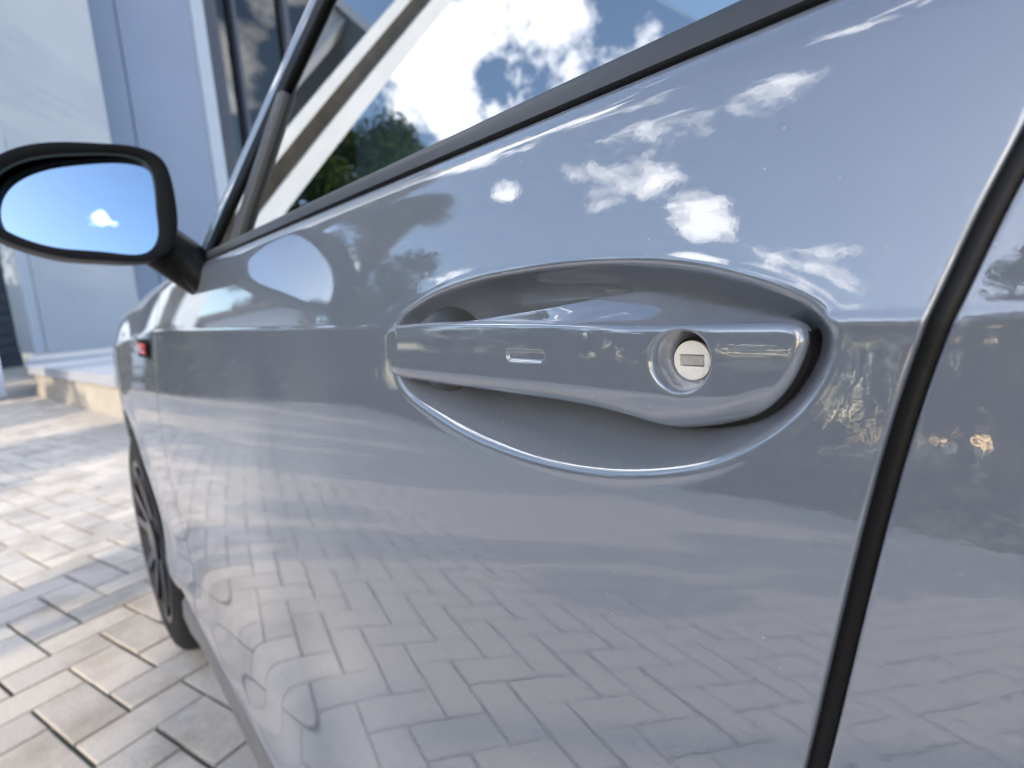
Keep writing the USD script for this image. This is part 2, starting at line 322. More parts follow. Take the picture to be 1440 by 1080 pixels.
def panel(xs_of_z, zs, relief=None, lip=.012):
    """a pressed panel: rows of X per Z, rounded over and turned in along all edges"""
    P = []
    z0, z1 = zs[0], zs[-1]
    zz = np.concatenate([[z0], zs, [z1]])
    for iz, Z in enumerate(zz):
        X = xs_of_z(Z); x0, x1 = X.min(), X.max()
        X = np.concatenate([[X[0]], X, [X[-1]]])
        y = side(X, Z) - (relief(X, np.full_like(X, Z)) if relief else 0)
        s = np.minimum(np.minimum(X - x0, x1 - X), min(Z - z0, 10.0))
        y = y - edge_drop(s)
        y[0] -= lip; y[-1] -= lip
        if iz in (0, len(zz) - 1): y = y - lip
        P.append(np.stack([X, y, np.full_like(X, Z)], 1))
    m = grid_mesh(np.array(P)); return m
def near_edges(lo, hi, n, r=.0028):
    e = np.array([0, .0002, .0005, .0009, .0014, .002, .0028, .0045])
    return np.concatenate([lo + e, np.linspace(lo + .008, hi - .008, n), hi - e[::-1]])
gapz = np.array([.25, .40, .55, .68, .77, .784, .815, .8395, .8644, .8898, .8914, .9128, .9282, .96, .99])
gapl = np.array([.1050, .0925, .0775, .0620, .0492, .0471, .0428, .0393, .0352, .0294, .0289, .0224, .0170, .0060, -.0040])
gapr_off = .0050
GL = PchipInterpolator(gapz, gapl)
def door_x(Z):
    a, b = float(GL(Z)), 1.10 - .02 * max(0, .5 - Z) - .35 * max(0, .36 - Z) ** 1.3
    e = np.array([0, .0002, .0005, .0009, .0014, .002, .0028, .0042])
    fine = np.arange(max(a + .006, .037), .2872, .00075)
    return np.concatenate([a + e, fine, np.linspace(.290, b - .006, 90), b - e[::-1]])
def door_z():
    e = .30 + np.array([0, .0004, .001, .0018, .0028, .005])
    return np.concatenate([e, np.arange(.312, .824, .006), np.arange(.8255, .9225, .0006), np.arange(.9235, .960, .002), np.arange(.960, .9766, .001)])
nx = None
def make_front_door():
    zs = door_z(); rows = [door_x(Z) for Z in zs]; n = min(len(r) for r in rows)
    global nx
    def fixed(Z):
        a, b = float(GL(Z)), 1.10 - .02 * max(0, .5 - Z) - .35 * max(0, .36 - Z) ** 1.3
        e = np.array([0, .0002, .0005, .0009, .0014, .002, .0028, .0042])
        fs = max(a + .006, .037)
        fine = np.linspace(fs, .2872, 336)
        return np.concatenate([a + e, fine, np.linspace(.290, b - .006, 90), b - e[::-1]])
    return panel(fixed, zs, bowl)
car = thing('car', 'grey hatchback parked on the herringbone paving, seen along its left side', 'car')
def fix_out(m):
    if m.face_normals[:, 1].mean() < 0: m.invert()
    return m
front_door = tag(obj('front_door', fix_out(make_front_door()), 'paint', car, smooth=40), 'grey front door with the recessed handle bowl')
def rear_x(Z):
    b = float(GL(Z)) - gapr_off; a = -.50 - .35 * smoothstep(.45, .75, Z)
    return near_edges(a, b, 60)
obj('rear_door', fix_out(panel(rear_x, np.concatenate([.30 + np.array([0, .0004, .001, .0018, .0028]), np.arange(.31, .87, .008), np.arange(.872, .9766, .0015)]))), 'paint', car, smooth=40)
def arch_low(X, wx, zb):
    d = np.abs(X - wx); return np.where(d < AR, WZ + np.sqrt(np.maximum(AR ** 2 - d ** 2, 0)), zb)
def fender(x0, x1, wx, n=170, zb=.27):
    th = np.linspace(0, math.pi, 90)
    X = np.concatenate([np.linspace(x0 + .003, wx - AR - .002, 30), wx - AR * np.cos(th), np.linspace(wx + AR + .002, x1, 36)])
    X = np.unique(np.round(X[(X >= x0) & (X <= x1)], 5)); X = np.concatenate([[x0, x0], x0 + np.array([.0005, .001, .002]), X[X > x0 + .0025]])
    rows = np.concatenate([[0, 0, .0015, .004, .008], np.linspace(.015, 1, 110)])
    P = []
    for i, xx in enumerate(X):
        zl = float(arch_low(xx, wx, zb)); zt = float(ztop(xx)); Z = zl + rows * (zt - zl)
        y = side(np.full_like(Z, xx), Z) - edge_drop(np.full_like(Z, xx - x0)) - edge_drop(Z - zl, .004)
        y[0] -= .045
        if i == 0: y -= .012
        P.append(np.stack([np.full_like(Z, xx), y, Z], 1))
    return grid_mesh(np.array(P))
obj('front_fender', fix_out(fender(1.1048, 2.56, WX)), 'paint', car, smooth=40)
qp = fender(-1.64, -.505, RX)
def quarter():
    X = np.linspace(-1.64, -.854, 60); P = []
    for xx in X:
        zl = float(arch_low(xx, RX, .27)); Z = np.linspace(zl, ZBELT, 60); y = side(np.full_like(Z, xx), Z); P.append(np.stack([np.full_like(Z, xx), y, Z], 1))
    return grid_mesh(np.array(P))
obj('rear_quarter', fix_out(quarter()), 'paint', car, smooth=40)
# black rubber seal deep in the gap between the two doors
zg = np.linspace(.31, .985, 120)
sg = np.stack([GL(zg) - gapr_off / 2, side(GL(zg), zg) - .0062, zg], 1)
obj('door_seal', sweep(sg, roundrect(.0078, .008, .0036, 6)), 'rubber', car, smooth=60)
# sill below the doors
Xs = np.linspace(-.50, 1.36, 40); P = []
for xx in Xs:
    y0 = float(side(xx, .302)); P.append([(xx, y0 - .02, .312), (xx, y0 + .001, .297), (xx, y0 + .010, .285), (xx, y0 + .012, .25), (xx, y0 + .004, .205), (xx, y0 - .03, .168), (xx, y0 - .30, .160)])
obj('sill', fix_out(grid_mesh(np.array(P))), 'sill_plastic', car, smooth=40)
# far side, underside, nose, tail, bonnet, roof (the side that faces away is a mirror image, kept simple)
CY = -.885
Xr = np.linspace(-1.64, 2.56, 150); P = []
for xx in Xr:
    Z = np.linspace(.27, float(ztop(xx)), 50); y = 2 * CY - side(np.full_like(Z, xx), Z); P.append(np.stack([np.full_like(Z, xx), y, Z], 1))
m = grid_mesh(np.array(P)); 
if m.face_normals[:, 1].mean() > 0: m.invert()
obj('far_side_panel', m, 'paint', car, smooth=40)
obj('floor_pan', bx((-1.55, CY - .72, .19), (1.30, CY + .72, .34)), 'plastic_grain', car, smooth=False)
obj('engine_bay_tray', bx((1.30, CY - .62, .19), (2.40, CY + .62, .62)), 'plastic_grain', car, smooth=False)
def top_edge(X): return np.array([X, float(side(X, ztop(X))), float(ztop(X))])
Xb = np.linspace(1.02, 2.56, 50); P = []
for xx in Xb:
    e = top_edge(xx); w = e[1] - CY; t = np.linspace(0, 1, 24)
    P.append(np.stack([np.full(24, xx), e[1] - t * 2 * w, e[2] + .055 * (1 - (2 * t - 1) ** 4) * (1 - .3 * (xx - 1) / 1.5)], 1))
m = grid_mesh(np.array(P)); 
if m.face_normals[:, 2].mean() < 0: m.invert()
obj('bonnet', m, 'paint', car, smooth=40)
for nm, xx, dirn in (('front_bumper', 2.56, 1), ('tailgate', -1.64, -1)):
    e = top_edge(xx); w = e[1] - CY; t = np.linspace(0, 1, 26); P = []
    for zz in np.linspace(.2, e[2] + .03, 20):
        k = math.sin(math.pi * min(max((zz - .2) / (e[2] - .2), 0), 1)) ** .5
        P.append(np.stack([xx + dirn * .16 * (1 - (2 * t - 1) ** 4) * (.4 + .6 * k), e[1] - t * 2 * w, np.full(26, zz)], 1))
    m = grid_mesh(np.array(P))
    if m.face_normals[:, 0].mean() * dirn < 0: m.invert()
    obj(nm, m, 'paint', car, smooth=40)
# greenhouse
GT = math.tan(rad(20.5))
def gy(X, Z): return -.040 - GT * (Z - .985) - .05 * (np.clip(Z - .985, 0, None)) ** 2 + plan(X) * .8
ROOFZ = 1.37
def pillar_x(Z): return np.interp(Z, [.955, .992, 1.19, 1.30, 1.37], [.885, .840, .640, .530, .440])
def gpanel(xa, xb, z0, z1, inset=0.0, nx_=24, nz=24):
    P = []
    for Z in np.linspace(z0, z1, nz):
        X = np.linspace(xa(Z), xb(Z), nx_); P.append(np.stack([X, gy(X, Z) - inset, np.full_like(X, Z)], 1))
    return fix_out(grid_mesh(np.array(P)))
div_x = lambda Z: np.interp(Z, [.985, 1.112, 1.14], [.690, .655, .648])
obj('side_window', gpanel(lambda Z: .012, lambda Z: np.minimum(div_x(Z) - .010, pillar_x(Z) - .030), .978, ROOFZ - .02, .006), 'car_glass', car, smooth=40)
obj('quarter_window', gpanel(lambda Z: div_x(Z) + .010, lambda Z: np.maximum(pillar_x(Z) - .028, div_x(Z) + .011), .978, 1.13, .004), 'car_glass', car, smooth=40)
zz = np.linspace(.975, 1.145, 20)
obj('window_divider', sweep(np.stack([div_x(zz), gy(div_x(zz), zz) - .003, zz], 1), roundrect(.022, .012, .004)), 'trim_satin', car, smooth=50)
zz = np.linspace(.955, ROOFZ, 40)
obj('front_pillar', sweep(np.stack([pillar_x(zz) + .006, gy(pillar_x(zz), zz) - .008, zz], 1), roundrect(.030, .022, .009, 6)), 'paint', car, smooth=50)
obj('pillar_seal', sweep(np.stack([pillar_x(zz) - .022, gy(pillar_x(zz), zz) - .004, zz], 1), roundrect(.020, .012, .004)), 'gloss_black', car, smooth=50)
obj('middle_pillar', gpanel(lambda Z: -.075, lambda Z: .012, .978, ROOFZ, -.002), 'gloss_black', car, smooth=40)
obj('side_window', gpanel(lambda Z: -.86, lambda Z: -.075, .978, ROOFZ - .02, .006), 'car_glass', car, smooth=40)
obj('rear_pillar', gpanel(lambda Z: -1.45 + 0.6 * (Z - .98), lambda Z: -.86, .975, ROOFZ, 0), 'paint', car, smooth=40)
xr = np.linspace(.44, -1.22, 40)
obj('roof_rail', sweep(np.stack([xr, gy(xr, ROOFZ) - .004, np.full_like(xr, ROOFZ)], 1), roundrect(.03, .03, .012)), 'paint', car, smooth=50)
P = []
for xx in np.linspace(-1.22, .45, 30):
    y0 = float(gy(xx, ROOFZ)); w = y0 - CY; t = np.linspace(0, 1, 24)
    P.append(np.stack([np.full(24, xx), y0 - t * 2 * w, ROOFZ + .07 * (1 - (2 * t - 1) ** 4) * (1 - .5 * ((xx + .4) / 1.0) ** 2 * .6)], 1))
m = grid_mesh(np.array(P)); 
if m.face_normals[:, 2].mean() < 0: m.invert()
obj('roof', m, 'paint', car, smooth=40)
P = []
for t in np.linspace(0, 1, 12):
    Z = .985 + t * (ROOFZ - .985 + .03); xe = float(pillar_x(min(Z, ROOFZ))); ye = float(gy(xe, min(Z, ROOFZ))) - .02; s = np.linspace(0, 1, 20)
    P.append(np.stack([xe + .16 * (1 - (2 * s - 1) ** 2), ye - s * 2 * (ye - CY), np.full(20, Z) + .02 * (1 - (2 * s - 1) ** 2)], 1))
obj('windscreen', grid_mesh(np.array(P)), 'car_glass', car, smooth=40)
P = []
for t in np.linspace(0, 1, 12):
    Z = .98 + t * (ROOFZ - .98); xe = -1.64 + .42 * t; ye = -.06 - .14 * t; s = np.linspace(0, 1, 12)
    P.append(np.stack([xe - .06 * (1 - (2 * s - 1) ** 2), ye - s * 2 * (ye - CY), np.full(12, Z)], 1))
obj('rear_window', grid_mesh(np.array(P)), 'car_glass', car, smooth=40)
P = []
for Z in np.linspace(.975, ROOFZ, 8):
    X = np.linspace(-1.4, float(pillar_x(Z)), 12); P.append(np.stack([X, 2 * CY - gy(X, Z), np.full_like(X, Z)], 1))
obj('far_windows', grid_mesh(np.array(P)), 'car_glass', car, smooth=40)
# cabin: door cards, dash and seats seen dimly through the glass
cab = obj('cabin_lining', cat_([bx((-1.3, -.19, .45), (.95, -.13, .93)), bx((.50, CY - .62, .55), (1.0, CY + .68, .93)), bx((-1.3, CY - .7, .34), (.95, CY + .7, .40)), bx((-1.3, 2 * CY + .13, .45), (.95, 2 * CY + .19, .93))]), 'cabin', car, smooth=False)
for k, yy in enumerate((CY + .36, CY - .36)):
    s1 = bx((-.10, yy - .24, .40), (.42, yy + .24, .58)); s2 = trimesh.creation.box((.14, .46, .62)); s2.apply_transform(trimesh.transformations.rotation_matrix(rad(-18), [0, 1, 0])); s2.apply_translation((-.22, yy, .84))
    s3 = trimesh.creation.icosphere(2, .12); s3.apply_scale((.45, 1.1, .8)); s3.apply_translation((-.34, yy, 1.22))
    obj('seat', cat_([s1, s2, s3]), 'cabin', car, smooth=30)
st = trimesh.creation.torus(.17, .016, 40, 10); st.apply_transform(trimesh.transformations.rotation_matrix(rad(70), [0, 1, 0])); st.apply_translation((.44, CY + .36, .90))
obj('steering_wheel', st, 'cabin', car)

# belt moulding: satin strip over a dark shadow gap
xm = np.concatenate([np.linspace(.0045, .80, 80)])
zb0 = ZBELT + .0016
def mould(xa, xb):
    x_ = np.linspace(xa, xb, 90); P = []
    for xx in x_:
        y0 = float(side(xx, ZBELT)); pts = [(-.010, zb0 - .0005), (-.0010, zb0), (.0006, zb0 + .0008), (-.0006, zb0 + .0060), (-.0022, zb0 + .0096), (-.0036, zb0 + .0106), (-.014, zb0 + .0108)]
        P.append([(xx, y0 + dy, zz_) for dy, zz_ in pts])
    return fix_out(grid_mesh(np.array(P)))
obj('belt_moulding', mould(.0020, .835), 'trim_satin', car, smooth=35)
obj('belt_moulding', mould(-.86, -.0060), 'trim_satin', car, smooth=35)
def shadow_gap(xa, xb):
    x_ = np.linspace(xa, xb, 60); P = [[(xx, float(side(xx, ZBELT)) - .0075, ZBELT - .004), (xx, float(side(xx, ZBELT)) - .0075, zb0 + .004)] for xx in x_]
    return fix_out(grid_mesh(np.array(P)))
obj('belt_seal', shadow_gap(-.86, .84), 'rubber', car, smooth=False)

# ---- door handle (on the front door: thing > part > sub-part)
HO = np.array([(0.2697, 0.8868), (0.2665, 0.8894), (0.2560, 0.8908), (0.2379, 0.8914), (0.1986, 0.8918), (0.1525, 0.8911), (0.124, 0.89), (0.098, 0.8890), (0.079, 0.8890), (0.0634, 0.8890), (0.0575, 0.8887), (0.055, 0.8877), (0.0543, 0.8853), (0.0549, 0.8813), (0.0579, 0.8733), (0.0638, 0.8656), (0.0742, 0.8597), (0.0871, 0.8563), (0.0953, 0.8555), (0.1016, 0.8560), (0.1109, 0.8577), (0.1211, 0.8590), (0.1399, 0.8601), (0.1727, 0.8606), (0.2031, 0.8609), (0.2334, 0.8611), (0.2600, 0.8617), (0.2680, 0.8632), (0.2703, 0.8670), (0.2707, 0.8762), (0.2707, 0.8825)])
ho = closed_spline(HO, 900, 4); ho_poly = Polygon(ho); ho_tree = cKDTree(dense(ho, 40)); shapely.prepare(ho_poly)
LX, LZ, LR = .0890, .8781, .0095
def yface(X): return .0068 - .0052 * smoothstep(.125, .052, X) - .003 * smoothstep(.252, .272, X)
def handle_y(p):
    X, Z = p[:, 0], p[:, 1]
    d = ho_tree.query(p)[0]; s = np.where(d < 3e-5, 0, d)
    low = smoothstep(.872, .867, Z) * smoothstep(.060, .078, X)
    r = .0022
    y = yface(X) - .0006 * ((Z - .8755) / .013) ** 2 - .045 * (Z - .8755)
    c = .0040 - s; k = .0006
    y = y - low * 1.35 * ((c + np.sqrt(c * c + k * k)) / 2 - k * .25)        # lower edge canted under, with a soft break
    t = np.clip(s, 0, r); y = y - (r - np.sqrt(np.maximum(r * r - (r - t) ** 2, 0)))
    # dished recess around the lock
    q = np.hypot(X - LX, (Z - LZ) / 1.0); c = LR - q
    k = .0004; cp = (c + np.sqrt(c * c + k * k)) / 2
    y = y - np.minimum(.0128, 3.0 * cp) + 0 * q
    # small touch groove
    gx, gz = X - .1549, Z - .8780
    e = np.maximum(np.hypot(np.maximum(np.abs(gx) - .0085, 0), gz) - .0024, -.0024)
    cp = (-e + np.sqrt(e * e + .0003 ** 2)) / 2
    y = y - np.minimum(.0011, 1.3 * cp)
    return y
RISE_X = np.linspace(.04, .28, 481)
RISE = gaussian_filter1d(np.interp(RISE_X, [.058, .0675, .093, .1085, .1165, .147, .195], [0, .0015, .0073, .0106, .0106, .0044, 0]), 14)
def make_handle():
    pts = []
    for off in (0, .00015, .0004, .0008, .0013, .0019, .0027, .0036, .0048):
        g = ho_poly.buffer(-off) if off else ho_poly
        L = g.exterior.length; n = int(L / .0010)
        pts.append(np.array([g.exterior.interpolate(k * L / n).coords[0] for k in range(n)]))
    ring0 = pts[0]
    gx, gz = np.meshgrid(np.arange(.05, .265, .0010), np.arange(.855, .893, .0010)); g = np.stack([gx.ravel() + (gz.ravel() / .001 % 2) * .0004, gz.ravel()], 1)
    inn = ho_poly.buffer(-.0056); shapely.prepare(inn)
    q = np.hypot(g[:, 0] - LX, g[:, 1] - LZ); e = np.hypot(np.maximum(np.abs(g[:, 0] - .1549) - .0085, 0), g[:, 1] - .8780)
    g = g[shapely.contains_xy(inn, g[:, 0], g[:, 1]) & (q > LR + .0022) & (e > .0036)]
    pts.append(g)
    for rr_ in np.concatenate([np.linspace(LR + .002, LR - .0055, 34), [.0030, .0015]]):
        a = np.linspace(0, 2 * math.pi, 96, endpoint=False); pts.append(np.stack([LX + rr_ * np.cos(a), LZ + rr_ * np.sin(a)], 1))
    for rr_ in (.0032, .0029, .0027, .0025, .0023, .0021, .0018, .0014, .0010):
        L = sbox(.1549 - .0085, .87799, .1549 + .0085, .87801).buffer(rr_).exterior; n = 110
        pts.append(np.array([L.interpolate(k / n, normalized=True).coords[0] for k in range(n)]))
    pts.append(np.stack([np.linspace(.1549 - .0085, .1549 + .0085, 24), np.full(24, .8780)], 1))
    P = np.vstack(pts); P = P[np.unique(np.round(P, 6), axis=0, return_index=True)[1]]
    T = Delaunay(P * np.array([1, 1])).simplices; c = P[T].mean(1); T = T[shapely.contains_xy(ho_poly.buffer(.00003), c[:, 0], c[:, 1])]
    y = handle_y(P)
    top = trimesh.Trimesh(np.stack([P[:, 0], y, P[:, 1]], 1), T, process=False)
    fix = []
    fn = top.face_normals; flip = fn[:, 1] < 0; F = top.faces.copy(); F[flip] = F[flip][:, ::-1]
    top = trimesh.Trimesh(top.vertices, F, process=False)
    # skirt back into the bowl: thin grip, deep lock housing
    n = len(ring0); X0 = ring0[:, 0]; Zc = .8755
    y0 = handle_y(ring0)
    back = .0015 - .033 * smoothstep(.150, .112, X0) + .0265 * smoothstep(.078, .0545, X0)
    back = np.minimum(back, y0 - .0015)
    rows = []
    for k, t in enumerate(np.concatenate([np.linspace(0, 1, 10)])):
        yy = y0 + (back - y0) * t
        rise = float(smoothstep(0, .42, t)) * np.interp(X0, RISE_X, RISE) * smoothstep(.8865, .8895, ring0[:, 1])
        shrink = .0 
        rows.append(np.stack([X0, yy, ring0[:, 1] + rise], 1))
    c = np.array([.15, 0, Zc]); inner = rows[-1].copy(); 
    inner[:, 2] = Zc + (inner[:, 2] - Zc) * .8; inner[:, 1] -= .002; rows.append(inner)
    R = np.array(rows); R = np.concatenate([R, R[:, :1]], 1)
    sk = grid_mesh(R)
    out = sk.triangles_center - np.array([.15, 0, Zc]); 
    if (sk.face_normals[:, 2] * np.sign(out[:, 2])).mean() < 0: sk.invert()
    bk = trimesh.Trimesh(*trimesh.creation.triangulate_polygon(Polygon(inner[:, [0, 2]]).buffer(0), engine='earcut'), process=False)
    v = bk.vertices; bb = cKDTree(inner[:, [0, 2]]); yb = inner[bb.query(v)[1], 1]
    bk = trimesh.Trimesh(np.stack([v[:, 0], yb, v[:, 1]], 1), bk.faces, process=False)
    if bk.face_normals[:, 1].mean() > 0: bk.invert()
    return trimesh.util.concatenate([top, sk, bk])
hm = make_handle(); hm.merge_vertices(digits_vertex=6)
handle = obj('door_handle', hm, 'paint', front_door, smooth=48)
tg = np.roll(ho, -1, 0) - np.roll(ho, 1, 0); on = np.stack([tg[:, 1], -tg[:, 0]], 1); on /= np.linalg.norm(on, axis=1)[:, None]
if ((ho - ho.mean(0)) * on).sum() < 0: on = -on
sel = np.nonzero((ho[:, 0] < .096) & (ho[:, 1] < .8865))[0]
br = np.nonzero(np.diff(sel) > 1)[0]; sel = np.roll(sel, -(br[0] + 1)) if len(br) else sel
w_ = .0013 * smoothstep(.096, .070, ho[sel, 0]) * smoothstep(.8865, .878, ho[sel, 1]) + .0001
oo, ii = ho[sel] + on[sel] * w_[:, None], ho[sel] - on[sel] * .0022
yb_ = handle_y(ho[sel]) - .0007
col = lambda p, y_: np.stack([p[:, 0], np.broadcast_to(y_, len(p)), p[:, 1]], 1)
gm = grid_mesh(np.array([col(ii, -.0325), col(ii, yb_), col(oo, yb_), col(oo, -.0325)]))
if gm.face_normals[len(gm.faces) // 2, 1] < 0: gm.invert()
obj('handle_gasket', gm, 'rubber', handle, smooth=30)
# pivot arm of the grip, reaching back into the bowl
ft = trimesh.creation.icosphere(4, 1.0); ft.apply_scale((.0185, .022, .0225)); ft.apply_translation((.2330, -.016, .8765))
obj('handle_arm', ft, 'trim_satin', front_door, smooth=True)
def disc(cx, cz, r, y0, y1, n=64, ch=.0006):
    pr = [(0, y1), (r - ch, y1), (r - ch * .3, y1 - ch * .3), (r, y1 - ch), (r, y0)]; a = np.linspace(0, 2 * math.pi, n + 1)
    P = np.array([[(cx + rr_ * math.cos(t), yy, cz + rr_ * math.sin(t)) for rr_, yy in pr] for t in a])
    m = fix_out(grid_mesh(P)); return m
slot = sbox(LX - .0048, LZ - .0025, LX + .0036, LZ + .0013)
def barrel():
    c = Point(LX - .0004, LZ - .0007).buffer(.0062, 48)
    rings = []
    body = trimesh.creation.extrude_polygon(c.buffer(-.0004).difference(slot), .0060, engine='earcut')
    edge = trimesh.creation.extrude_polygon(c.difference(slot.buffer(.0003)), .0056, engine='earcut')
    m = trimesh.util.concatenate([body, edge]); v = m.vertices.copy(); m.vertices = np.stack([v[:, 0], v[:, 2], v[:, 1]], 1); m.invert(); return m
lb = barrel(); lb.apply_translation((.0004, -.0088, 0))
lock = obj('lock_barrel', lb, 'chrome', front_door, smooth=30)
an_ = trimesh.creation.annulus(r_min=.0058, r_max=.0071, height=.004, sections=72); v = an_.vertices; an_.vertices = np.stack([LX + v[:, 0], -.0063 + v[:, 2], LZ - .0007 + v[:, 1]], 1); an_.fix_normals()
obj('lock_ring', an_, 'rubber', front_door, smooth=30)
sl = bx((LX - .0039, -.009, LZ - .0021), (LX + .0035, -.0033, LZ + .0009)); obj('keyhole_flap', sl, 'chrome_dark', front_door, smooth=False)

# ---- badge on the fender
P = []
def on_side(cx, cz, w, h, off, sx=.012, n=10):
    P = []
    for zz_ in np.linspace(cz - h / 2, cz + h / 2, 6):
        X = np.linspace(cx - w / 2, cx + w / 2, n); P.append(np.stack([X + sx * (zz_ - cz) / h, side(X, zz_) + off, np.full_like(X, zz_)], 1))
    return fix_out(grid_mesh(np.array(P)))
bdg = obj('fender_badge', on_side(1.235, .8575, .165, .034, .004), 'gloss_black', car, smooth=30)
obj('badge_plate', on_side(1.238, .8575, .120, .020, .0065), 'badge_red', bdg, smooth=30)
for dx in (-.028, .004, .032):
    obj('badge_mark', on_side(1.238 + dx, .8575, .014, .013, .0085, n=4), 'badge_pale', bdg, smooth=30)

# ---- front wheel, seen in the arch
def wheel(wx, front):
    yF = -.019 if front else -.05
    prof = [(.205, -.012), (.232, -.004), (.262, .000), (.288, -.006), (.306, -.020), (.315, -.040), (.315, -.160), (.306, -.185), (.24, -.200), (.205, -.19)]
    a = np.linspace(0, 2 * math.pi, 73)
    P = np.array([[(wx + r * math.cos(t), yF + yy, WZ + r * math.sin(t)) for r, yy in prof] for t in a]); m = grid_mesh(P); m.fix_normals()
    t_ = obj('tyre', m, 'tyre', car, smooth=30)
    prof = [(.222, -.010), (.226, -.002), (.218, .0), (.205, -.006), (.196, -.030), (.190, -.180), (.222, -.19)]
    P = np.array([[(wx + r * math.cos(t), yF + yy, WZ + r * math.sin(t)) for r, yy in prof] for t in a])
    rim_ = obj('rim', grid_mesh(P), 'alloy_dark', car, smooth=30)
    for k in range(5):
        for s in (-1, 1):
            an = rad(90 + 72 * k + s * 9); an2 = rad(90 + 72 * k + s * 15)
            p0 = np.array([wx + .045 * math.cos(an), yF - .022, WZ + .045 * math.sin(an)]); p1 = np.array([wx + .208 * math.cos(an2), yF - .008, WZ + .208 * math.sin(an2)])
            d = p1 - p0; L = np.linalg.norm(d); b = trimesh.creation.box((L, .02, .026)); 
            T = np.eye(4); u = d / L; w = np.array([0, 1, 0]) - u[1] * u; w /= np.linalg.norm(w); T[:3, 0], T[:3, 1], T[:3, 2] = u, w, np.cross(u, w); T[:3, 3] = (p0 + p1) / 2
            b.apply_transform(T); obj('spoke', b, 'alloy_dark', rim_, smooth=False)
    h = trimesh.creation.cylinder(.058, .03, sections=40); h.apply_transform(trimesh.transformations.rotation_matrix(rad(90), [1, 0, 0])); h.apply_translation((wx, yF - .018, WZ)); obj('hub_cap', h, 'alloy_dark', rim_, smooth=30)
    dsk = trimesh.creation.cylinder(.155, .02, sections=48); dsk.apply_transform(trimesh.transformations.rotation_matrix(rad(90), [1, 0, 0])); dsk.apply_translation((wx, yF - .10, WZ)); obj('brake_disc', dsk, 'alloy_bright', car, smooth=30)
    cl = bx((wx - .17, yF - .13, WZ - .07), (wx - .09, yF - .05, WZ + .09)); obj('brake_caliper', cl, 'brake_red', car, smooth=False)
wheel(WX, True); wheel(RX, False)
for wx in (WX, RX):
    a = np.linspace(0, math.pi, 40)
    P = np.array([[(wx + (AR + .004) * math.cos(t), float(side(wx + AR * math.cos(t), WZ + AR * math.sin(t))) + yy, WZ + (AR + .004) * math.sin(t)) for yy in (-.035, -.15, -.30)] for t in a])
    obj('wheel_arch_liner', grid_mesh(P), 'plastic_grain', car, smooth=40)

# ---- door mirror
MH = np.array([(0.172, 1.034), (0.1593, 1.0660), (0.1376, 1.0864), (0.1051, 1.0995), (0.0486, 1.1057), (0.0114, 1.1041), (-0.0039, 1.0954), (-0.0106, 1.0738), (-0.0118, 1.0407), (-0.0075, 1.0067), (0.0020, 0.9870), (0.023, 0.9755), (0.0678, 0.9750), (0.1053, 0.9786), (0.1334, 0.9875), (0.1568, 1.0000), (0.1685, 1.0153)])
MG = np.array([(0.1540, 1.0348), (0.1444, 1.0599), (0.1317, 1.0716), (0.1073, 1.0828), (0.07, 1.09), (0.0304, 1.0922), (0.0159, 1.0871), (0.0105, 1.0679), (0.0128, 1.031), (0.0165, 1.002), (0.0259, 0.9890), (0.066, 0.9878), (0.1094, 0.9925), (0.1368, 1.0031), (0.1510, 1.0157)])
mh = closed_spline(MH, 160, 1); mg = closed_spline(MG, 160, 1)
mh = mh[::-1]; mg = mg[::-1]
def ringat(c2, X, scale=1.0, cen=None):
    cen = c2.mean(0) if cen is None else cen; q = cen + (c2 - cen) * scale; return np.stack([np.full(len(q), X), q[:, 0], q[:, 1]], 1)
mc = mh.mean(0)
def tilt(p, d0=.0):   # the head is splayed: its outer end lies further forward
    p = p.copy(); p[:, 0] += .17 * (p[:, 1] - .07) * -1 * -1 - .13 * (p[:, 2] - 1.04) * -1 * 0; return p
mgi = mg
# align glass ring start with the housing ring by angle
def by_angle(c2, cen, n=160):
    a = np.arctan2(c2[:, 1] - cen[1], c2[:, 0] - cen[0]); rr_ = np.hypot(*(c2 - cen).T); o = np.argsort(a); t = np.linspace(-math.pi, math.pi, n, endpoint=False)
    r_ = np.interp(t, a[o], rr_[o], period=2 * math.pi); return np.stack([cen[0] + r_ * np.cos(t), cen[1] + r_ * np.sin(t)], 1)
mc = np.array([.072, 1.038]); H = by_angle(mh, mc); G = mc + (by_angle(mg, mc) - mc) * 1.035
rings = [ringat(G, .788, 1.0, mc), ringat(G, .779, 1.012, mc), ringat((G + H) / 2, .776, 1.0, mc), ringat(H, .777, .985, mc), ringat(H, .782, 1.0, mc), ringat(H, .81, 1.01, mc), ringat(H, .84, .97, mc), ringat(H, .865, .86, mc), ringat(H, .882, .65, mc), ringat(H, .890, .3, mc), ringat(H, .891, .02, mc)]
R = np.array(rings); R = np.concatenate([R, R[:, :1]], 1); m = grid_mesh(R)
if (m.face_normals[:, 0] * np.sign(m.triangles_center[:, 0] - .80)).mean() < 0: m.invert()
mh_ = tag(obj('door_mirror', m, 'gloss_black', car, smooth=40), 'black door mirror reflecting blue sky')
MN = np.array([-1.0, .20, .20]); MN /= np.linalg.norm(MN)
gr = []
for s in np.linspace(1.0, 0.0, 16):
    q = mc + (G - mc) * s; dy, dz = q[:, 0] - mc[0], q[:, 1] - mc[1]
    # the plate is aimed outwards and up, slightly convex
    gr.append(np.stack([.7865 + (.20 * dy + .20 * dz) * .35 + (dy ** 2 + dz ** 2) / (2 * 1.4), q[:, 0], q[:, 1]], 1))
R = np.array(gr); R = np.concatenate([R, R[:, :1]], 1); m = grid_mesh(R)
if m.face_normals[:, 0].mean() > 0: m.invert()
